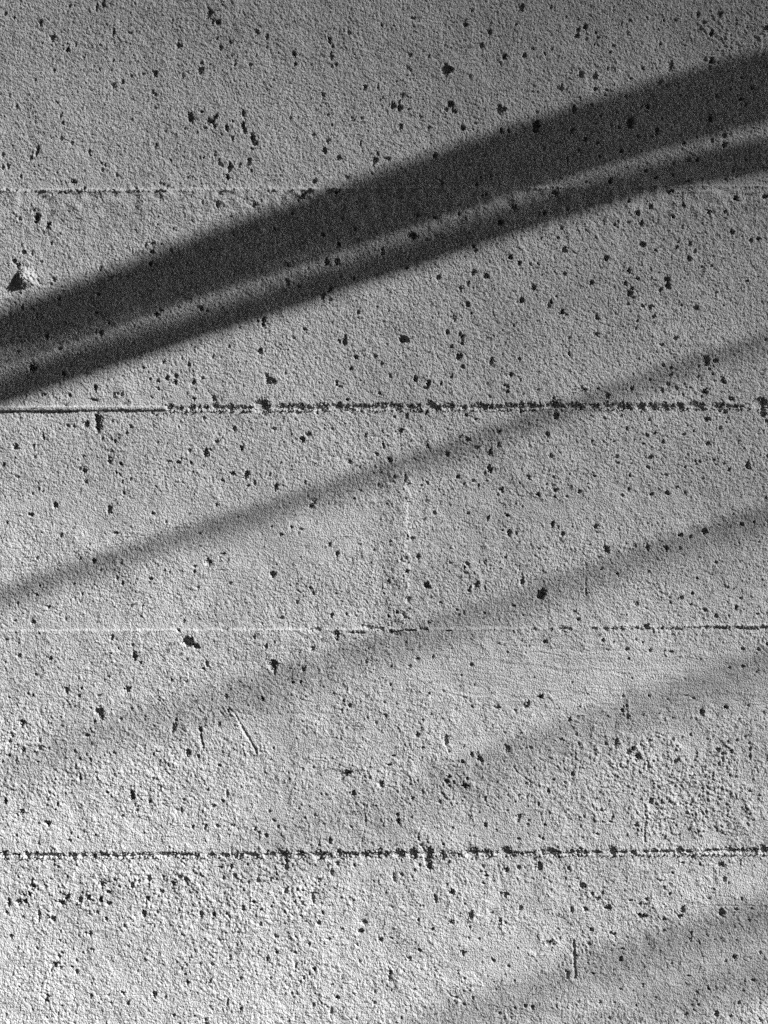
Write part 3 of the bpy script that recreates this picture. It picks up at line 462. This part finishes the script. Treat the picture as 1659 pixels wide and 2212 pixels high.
for k in range(450):                      # pin holes
    pu, pv = rng.uniform(U0, U1), rng.uniform(V0, V1)
    r_ = rng.uniform(1.6, 3.0) if rng.random() < 0.85 else rng.uniform(3.0, 4.2)
    dig(pu, pv, r_, r_ * rng.uniform(0.9, 1.6), rng.uniform(-0.5, 0.5), rng.uniform(0.7, 1.5), wall=0.8)

# chips along the joints
for tile, rows in CHIPS.items():
    s = SCALE[tile[1]]
    for row in rows.split(";"):
        x, y, w_, h_ = [float(q) for q in row.split()]
        cu, cv = at_uv(tile, x, y)
        f = TO_U / s * 0.5
        dig(cu, cv, max(w_ * f * 1.08, 2.4), max(h_ * f * (1.25 if tile[1] != 2 else 1.0), 2.6 if tile[1] != 2 else 1.7), 0.0, 1.9 if tile[1] != 2 else 0.9, wall=0.45, warp=1.6, square=2.6)

hid = 0
for tile, rows in HOLES.items():
    s = SCALE[tile[1]]
    for row in rows.split(";"):
        x, y, w_, h_, an, dep = [float(q) for q in row.split()]
        cu, cv = at_uv(tile, x, y)
        f = TO_U / s * 0.5
        ru, rv = max(w_ * f * 0.84, 1.7), max(h_ * f * 0.90, 1.9)
        dep = min(dep * (1.25 if dep >= 3.4 else 0.95 if dep >= 2.5 else 0.7), 0.9 * 2 * min(ru, rv) * M * 1000 + 0.5)
        dig(cu, cv, ru, rv, math.radians(an), dep, hid, wall=0.42 if dep > 2 else 0.34, warp=1.0)
        hid += 1

# ---- mortar squeezed out at the joints and a lump left on the face
part_id = np.zeros((nv - 1, nu - 1), np.int8)     # 1 fin, 2 lump, 3 smear
d = VT - JOINTS[1]
wob = 0.5 * field(16, 121) + 0.5 * field(5, 122)
fin = sstep(-5.4, -3.2, d + wob * 0.5) * sstep(4.6, 2.9, d + wob * 0.9) * sstep(362, 358, UU + wob)
fin_h = np.interp(us, [-15, 60, 150, 215, 230, 300, 362], [1.6, 1.9, 2.0, 1.0, 1.6, 1.7, 1.4]).astype(np.float32)[None, :]
fin_top = fin_h + 0.12 * wob + 0.15 * crumb * 0.6 + 0.20 * g1 - 0.10 * d * 0.5
H = H * (1 - fin) + fin * fin_top
lu, lv_ = UU - 50.0 + wu * 0.8, VV - 602.0 + wv * 0.8
rl = np.hypot(lu / np.where(lu > 0, 29.0, 12.0), lv_ / np.where(lv_ > 0, 19.0, 26.0))
lump = np.clip(1.05 - rl, 0, 1) ** 0.85 * 5.6
lump *= 1 + 0.10 * field(9, 131) + 0.07 * field(5, 132)
lump += 0.35 * fractal(8, 4, 136, 0.4) * sstep(0, 0.3, 1.05 - rl)
H = H + np.clip(lump, 0, None)
H += 0.5 * np.clip(1 - np.hypot((lu - 8) / 55, (lv_ - 6) / 26), 0, 1)
d = VT - JOINTS[0] 
on = sstep(1425, 1440, UU) * sstep(1650, 1640, UU)
sm = sstep(-3.5, -1.5, d + wob * 0.8) * sstep(7.5, 5.5, d + wob * 1.2 - 1.5 * field(70, 133)) * on
H = H * (1 - sm) + sm * (0.55 + 0.30 * crumb + 0.12 * field(30, 134) - 0.06 * d + 0.14 * g1)
sm2 = sstep(9, 10, d) * sstep(14.5, 12.5, d + wob) * sstep(1440, 1490, UU) * sstep(1659, 1640, UU)
H += 0.22 * sm2

def face_of(mask):
    return (mask[:-1, :-1] & mask[1:, :-1] & mask[:-1, 1:] & mask[1:, 1:])

part_id[face_of(fin > 0.35)] = 1
part_id[face_of(rl < 1.0)] = 2
part_id[face_of(sm > 0.35)] = 3
hole_id[part_id > 0] = -1

# ---- vertices; the rows follow the joints, the columns thin out beyond the close-up
grow = 1.24
def outward(start, stop, sgn):
    out, st, x = [], STEP, start
    while (stop - x) * sgn > 0:
        st *= grow
        x += st * sgn
        out.append(x)
    out[-1] = stop
    return np.array(out)
XL, XR = -2.4, 1.9                         # ends of the wall in metres
left = outward(us[0], 829.5 + XL / M, -1)[::-1]
right = outward(us[-1], 829.5 + XR / M, 1)
allu = np.concatenate([left, us, right])
NU = len(allu)
HH = np.zeros((nv, NU), np.float32)
HH[:, len(left):len(left) + nu] = H
jit = np.random.default_rng(5)
lvrow = np.array(lv, np.float32)[np.digitize(vs, JOINTS)][:, None] + 0.25
HH[:, :len(left)] = lvrow + 0.1 * jit.standard_normal((nv, len(left)))
HH[:, len(left) + nu:] = lvrow + 0.1 * jit.standard_normal((nv, len(right)))
tl = np.interp(allu, [0, 1659], [1.5, -2.5])[None, :]
X = np.broadcast_to((allu - 829.5)[None, :] * M, (nv, NU))
Z = EYE + (1106.0 - (vs[:, None] + tl)) * M
VERT = np.stack([X, -HH * 0.001, Z], -1).reshape(-1, 3)
CO = np.ones((nv, NU), np.float32)
CO[:, len(left):len(left) + nu] = 0.0
CO = CO.ravel()

jj, ii = np.meshgrid(np.arange(nv - 1), np.arange(NU - 1), indexing="ij")
A = jj * NU + ii
QUAD = np.stack([A, A + NU, A + NU + 1, A + 1], -1)         # faces look towards -y

big_hole = np.full((nv - 1, NU - 1), -1, np.int32)
big_part = np.zeros((nv - 1, NU - 1), np.int8)
lut = np.array([root(k) for k in range(hid)] + [-1]) if hid else np.array([-1])
lut = np.array([root(k) if k in link_to else -1 for k in range(hid)] + [-1])
hole_id = lut[hole_id]
big_hole[:, len(left):len(left) + nu - 1] = hole_id
big_part[:, len(left):len(left) + nu - 1] = part_id
row_board = np.digitize(0.5 * (vs[:-1] + vs[1:]), JOINTS)
ids, cnt = np.unique(hole_id[hole_id >= 0], return_counts=True)
keep = ids[np.argsort(-cnt)][:290]
big_hole[~np.isin(big_hole, keep)] = -1

def piece(name, faces, parent, smooth=True):
    q = QUAD[faces]
    used, inv = np.unique(q, return_inverse=True)
    me = mesh_np(name, VERT[used], inv.reshape(-1, 4), smooth)
    at = me.attributes.new("coarse", "FLOAT", "POINT")
    at.data.foreach_set("value", CO[used])
    return link(name, me, CONCRETE, parent)

wall = empty("concrete_wall")
tag(wall, "grey board-marked concrete wall, pitted with air holes and crossed by slanting shadows", "wall")
free = (big_hole < 0) & (big_part == 0)
for b_ in range(5):
    rows = (row_board == b_)[:, None]
    p = piece("panel", free & rows, wall)
    h_rows = np.where(rows, big_hole, -1)
    order = np.argsort(h_rows, axis=None, kind="stable")
    flat = h_rows.ravel()[order]
    start = np.searchsorted(flat, 0)
    cuts = np.flatnonzero(np.diff(flat[start:])) + 1
    for chunk in np.split(order[start:], cuts):
        if len(chunk) >= 3:
            piece("air_hole", np.unravel_index(chunk, h_rows.shape), p)
o = piece("mortar_fin", big_part == 1, wall)
o["label"] = "straight raised fin of mortar along the left of the second joint"
o = piece("mortar_lump", big_part == 2, wall)
o["label"] = "small lump of mortar stuck to the left of the second board"
o = piece("mortar_smear", big_part == 3, wall)
o["label"] = "ragged raised smear of mortar at the right of the first joint"
N_HOLES = sum(1 for o in COL.objects if o.name.startswith("air_hole"))
print("holes", N_HOLES, "verts", len(VERT))

# boards above and below the close-up, and the body of the wall
pitch = 478.0 * M
xs = np.linspace(XL, XR, 60)
zs = np.linspace(0.004, pitch - 0.004, 5)
gx, gz = np.meshgrid(xs, zs)
gy = -0.0002 * jit.standard_normal(gx.shape) - 0.0002
vv = np.stack([gx, gy, gz], -1)
vv = np.concatenate([np.stack([xs, np.full(60, 0.004), np.full(60, 0.001)], -1)[None], vv, np.stack([xs, np.full(60, 0.004), np.full(60, pitch - 0.001)], -1)[None]])
jq, iq = np.meshgrid(np.arange(vv.shape[0] - 1), np.arange(59), indexing="ij")
a_ = jq * 60 + iq
far_panel = mesh_np("far_panel", vv.reshape(-1, 3), np.stack([a_, a_ + 1, a_ + 61, a_ + 60], -1).reshape(-1, 4), False)
at = far_panel.attributes.new("coarse", "FLOAT", "POINT")
at.data.foreach_set("value", np.ones(len(far_panel.vertices), np.float32))
far_panel.materials.append(CONCRETE)
top_z = EYE + (1106.0 - V0) * M
low_z = EYE + (1106.0 - V1) * M
z_ = top_z + 0.002
WALL_TOP = 3.0
while z_ + pitch < WALL_TOP:
    link("panel", far_panel, None, wall).location = (0, 0, z_)
    z_ += pitch
WALL_TOP = z_
z_ = low_z - pitch - 0.002
while z_ > -0.1:
    link("panel", far_panel, None, wall).location = (0, 0, z_)
    z_ -= pitch
link("core", box_mesh("core", XL + 0.002, XR - 0.002, 0.012, 0.30, -0.1, WALL_TOP), CONCRETE, wall)
# ---------------------------------------------------------------- ground, tree, and unseen blockers added to shade the wall
g = link("ground", box_mesh("ground", -150, 150, -150, 60, -0.5, 0.0), rough_mat("paving", 0.10, 3.0))
g["kind"] = "structure"

BARK = rough_mat("bark", 0.10, 60.0, 0.5, 1.5, 0.003)

def tube(name, pts, radii, mat, parent, sides=10):
    pts = [Vector(p) for p in pts]
    verts, faces = [], []
    n = len(pts)
    for k, p in enumerate(pts):
        d = (pts[min(k + 1, n - 1)] - pts[max(k - 1, 0)]).normalized()
        up = Vector((0, 0, 1)) if abs(d.z) < 0.9 else Vector((1, 0, 0))
        e1 = d.cross(up).normalized()
        e2 = d.cross(e1).normalized()
        for s in range(sides):
            a = 2 * math.pi * s / sides
            verts.append(p + radii[k] * (math.cos(a) * e1 + math.sin(a) * e2))
    for k in range(n - 1):
        for s in range(sides):
            s2 = (s + 1) % sides
            faces.append((k * sides + s, k * sides + s2, (k + 1) * sides + s2, (k + 1) * sides + s))
    faces.append(tuple(range(sides))[::-1])
    faces.append(tuple((n - 1) * sides + s for s in range(sides)))
    me = bpy.data.meshes.new(name)
    me.from_pydata(verts, [], faces)
    for f in me.polygons:
        f.use_smooth = True
    me.update()
    return link(name, me, mat, parent)

def thrown_from(u, v, t):
    """the point t metres towards the sun from the wall point whose shadow it makes"""
    return Vector(((u - 829.5) * M, 0, EYE + (1106.0 - v - 11.0 * t) * M)) + SUN * t

TRUNK = Vector((4.6, -1.6, 0))
tree = empty("tree", TRUNK)
tag(tree, "bare tree with long slanting limbs reaching along the concrete wall", "tree")

def limb(trace, t0, t1, dia0, dia1, tip=0.06, lead=None):
    """a limb whose shadow follows the trace; it starts at the trunk and thins towards its tip"""
    P = []
    for (u, v) in trace:
        k = (u - trace[0][0]) / (trace[-1][0] - trace[0][0])
        P.append((thrown_from(u, v, t0 + (t1 - t0) * k), dia0 + (dia1 - dia0) * k))
    d0 = (P[0][0] - P[1][0]).normalized()
    d1 = (P[-1][0] - P[-2][0]).normalized()
    end = P[-1][0] + d1 * 0.25
    dist = TRUNK.x - end.x
    root_ = Vector((TRUNK.x, TRUNK.y, end.z + d1.z / max(d1.x, 0.2) * dist))
    pts = [P[0][0] + d0 * tip] + [p for p, _ in P] + [end, end.lerp(root_, 0.5) + Vector((0, 0, -0.02)), root_]
    rad = [P[0][1] * 0.4] + [q * 0.5 for _, q in P] + [dia1 * 0.52, dia1 * 0.65 + 0.002, dia1 * 0.8 + 0.008]
    # smooth the polyline
    for _ in range(2):
        np_, nr = [pts[0]], [rad[0]]
        for k in range(len(pts) - 1):
            np_ += [pts[k].lerp(pts[k + 1], 0.25), pts[k].lerp(pts[k + 1], 0.75)]
            nr += [rad[k] * 0.75 + rad[k + 1] * 0.25, rad[k] * 0.25 + rad[k + 1] * 0.75]
        np_.append(pts[-1]); nr.append(rad[-1])
        pts, rad = np_, nr
    o = tube("branch", [p - TRUNK for p in pts], rad, BARK, tree)
    return root_.z

LIMBS = [
 # trace of the shadow on the wall, metres from the wall at both ends, thickness at both ends
 ([(0, 708), (200, 640), (415, 558), (640, 484), (829, 420), (1040, 350), (1244, 287), (1450, 225), (1659, 177)], 1.6, 1.6, .0275, .0335),
 ([(0, 842), (200, 775), (415, 703), (640, 630), (829, 566), (1040, 497), (1244, 432), (1450, 376), (1659, 340)], 1.5, 1.5, .0175, .0180),
 ([(0, 783), (200, 715), (415, 632), (640, 565), (829, 497), (1040, 430), (1244, 362), (1450, 300), (1659, 243)], 1.9, 1.9, .0095, .0125),
 ([(0, 1280), (300, 1180), (600, 1090), (870, 1000), (1150, 905), (1350, 832), (1500, 785), (1659, 735)], 2.1, 2.4, .0080, .0062),
 ([(0, 1655), (150, 1590), (400, 1522), (700, 1425), (1000, 1335), (1250, 1240), (1500, 1158), (1659, 1108)], 3.2, 2.8, .0055, .0075),
 ([(700, 1770), (1000, 1660), (1300, 1545), (1480, 1480), (1659, 1425)], 4.2, 3.8, .0055, .009),
 ([(700, 2290), (1000, 2170), (1300, 2070), (1480, 2010), (1659, 1960)], 4.2, 3.9, .009, .012),
 ([(900, 2360), (1200, 2240), (1450, 2140), (1659, 2085)], 4.0, 3.8, .007, .010),
]
roots = [limb(*a) for a in LIMBS]
ht = max(roots) + 0.9
tube("trunk", [(0.06, 0, -0.05), (0.03, 0, 0.5), (0, 0, 1.5), (0, 0, min(roots)), (0, 0, max(roots)), (0.1, -0.05, ht)],
     [0.13, 0.10, 0.085, 0.07, 0.045, 0.012], BARK, tree, 14)
rb = random.Random(3)
for k in range(7):                        # the upper twigs, on the side away from the wall
    z = max(roots) + 0.05 + 0.11 * k
    a = rb.uniform(-0.2, 1.2)
    L = rb.uniform(0.6, 1.1)
    d = Vector((math.cos(a), math.sin(a) - 0.3, rb.uniform(0.5, 1.0)))
    p0 = Vector((0.1 * (z - max(roots)) / 0.9, 0, z))
    tube("branch", [p0, p0 + d * L * 0.5 + Vector((0, 0, -0.03)), p0 + d * L], [0.012, 0.008, 0.003], BARK, tree, 8)

# unseen building across the alley, added to keep skylight off the wall
PLASTER = rough_mat("dark_render", 0.12, 1.5)
GLASS = rough_mat("window_glass", 0.04, 2.0)
def added_house(name, label, origin, rot, w, d, h, storeys, bays):
    e = empty(name, origin)
    e.rotation_euler = (0, 0, rot)
    tag(e, label, "building")
    link("wall", box_mesh("wall", -w / 2, w / 2, 0, d, 0, h), PLASTER, e)
    link("roof", box_mesh("roof", -w / 2 - 0.4, w / 2 + 0.4, -0.4, d + 0.4, h + 0.002, h + 0.5), PLASTER, e)
    win = box_mesh("window", -0.6, 0.6, -0.05, 0.05, 0, 1.6)
    win.materials.append(GLASS)
    for s in range(storeys):
        for b in range(bays):
            o = link("window", win, None, e)
            o.location = (-w / 2 + (b + 0.5) * w / bays, -0.06, 1.0 + s * (h - 1.0) / storeys)
    return e

added_house("added_house", "dark rendered block added out of view across the alley to cut the skylight", (-2.6, -3.2, 0), math.pi, 15.6, 8, 9.0, 3, 6)

# unseen viaduct added to half cover the sun and darken the upper wall
FAR = 60.0
EDGE_DIR = Vector((1.0, -0.24, 0)).normalized()
def sun_blocker(u, v):                         # u, v: the wall point that sees half of the sun below the deck
    P = Vector(((u - 829.5) * M, 0, EYE + (1106 - v) * M)) + SUN * FAR
    e = empty("added_viaduct", (P.x, P.y, 0))
    e.rotation_euler = (0, 0, math.atan2(EDGE_DIR.y, EDGE_DIR.x))
    tag(e, "unseen high dark viaduct, added to dim the sun on the upper wall", "sun_blocker")
    link("deck", box_mesh("deck", -60, 60, 0.0, 9.0, P.z, P.z + 2.0), PLASTER, e)
    for y in (0.15, 8.7):
        link("parapet", box_mesh("parapet", -60, 60, y, y + 0.25, P.z + 2.002, P.z + 3.1), PLASTER, e)
    pier = box_mesh("pier", -1.2, 1.2, 2.5, 6.5, 0, P.z - 0.002)
    pier.materials.append(PLASTER)
    for x in (-32, 5, 42):
        link("pier", pier, None, e).location = (x, 0, 0)
sun_blocker(829, 1130)
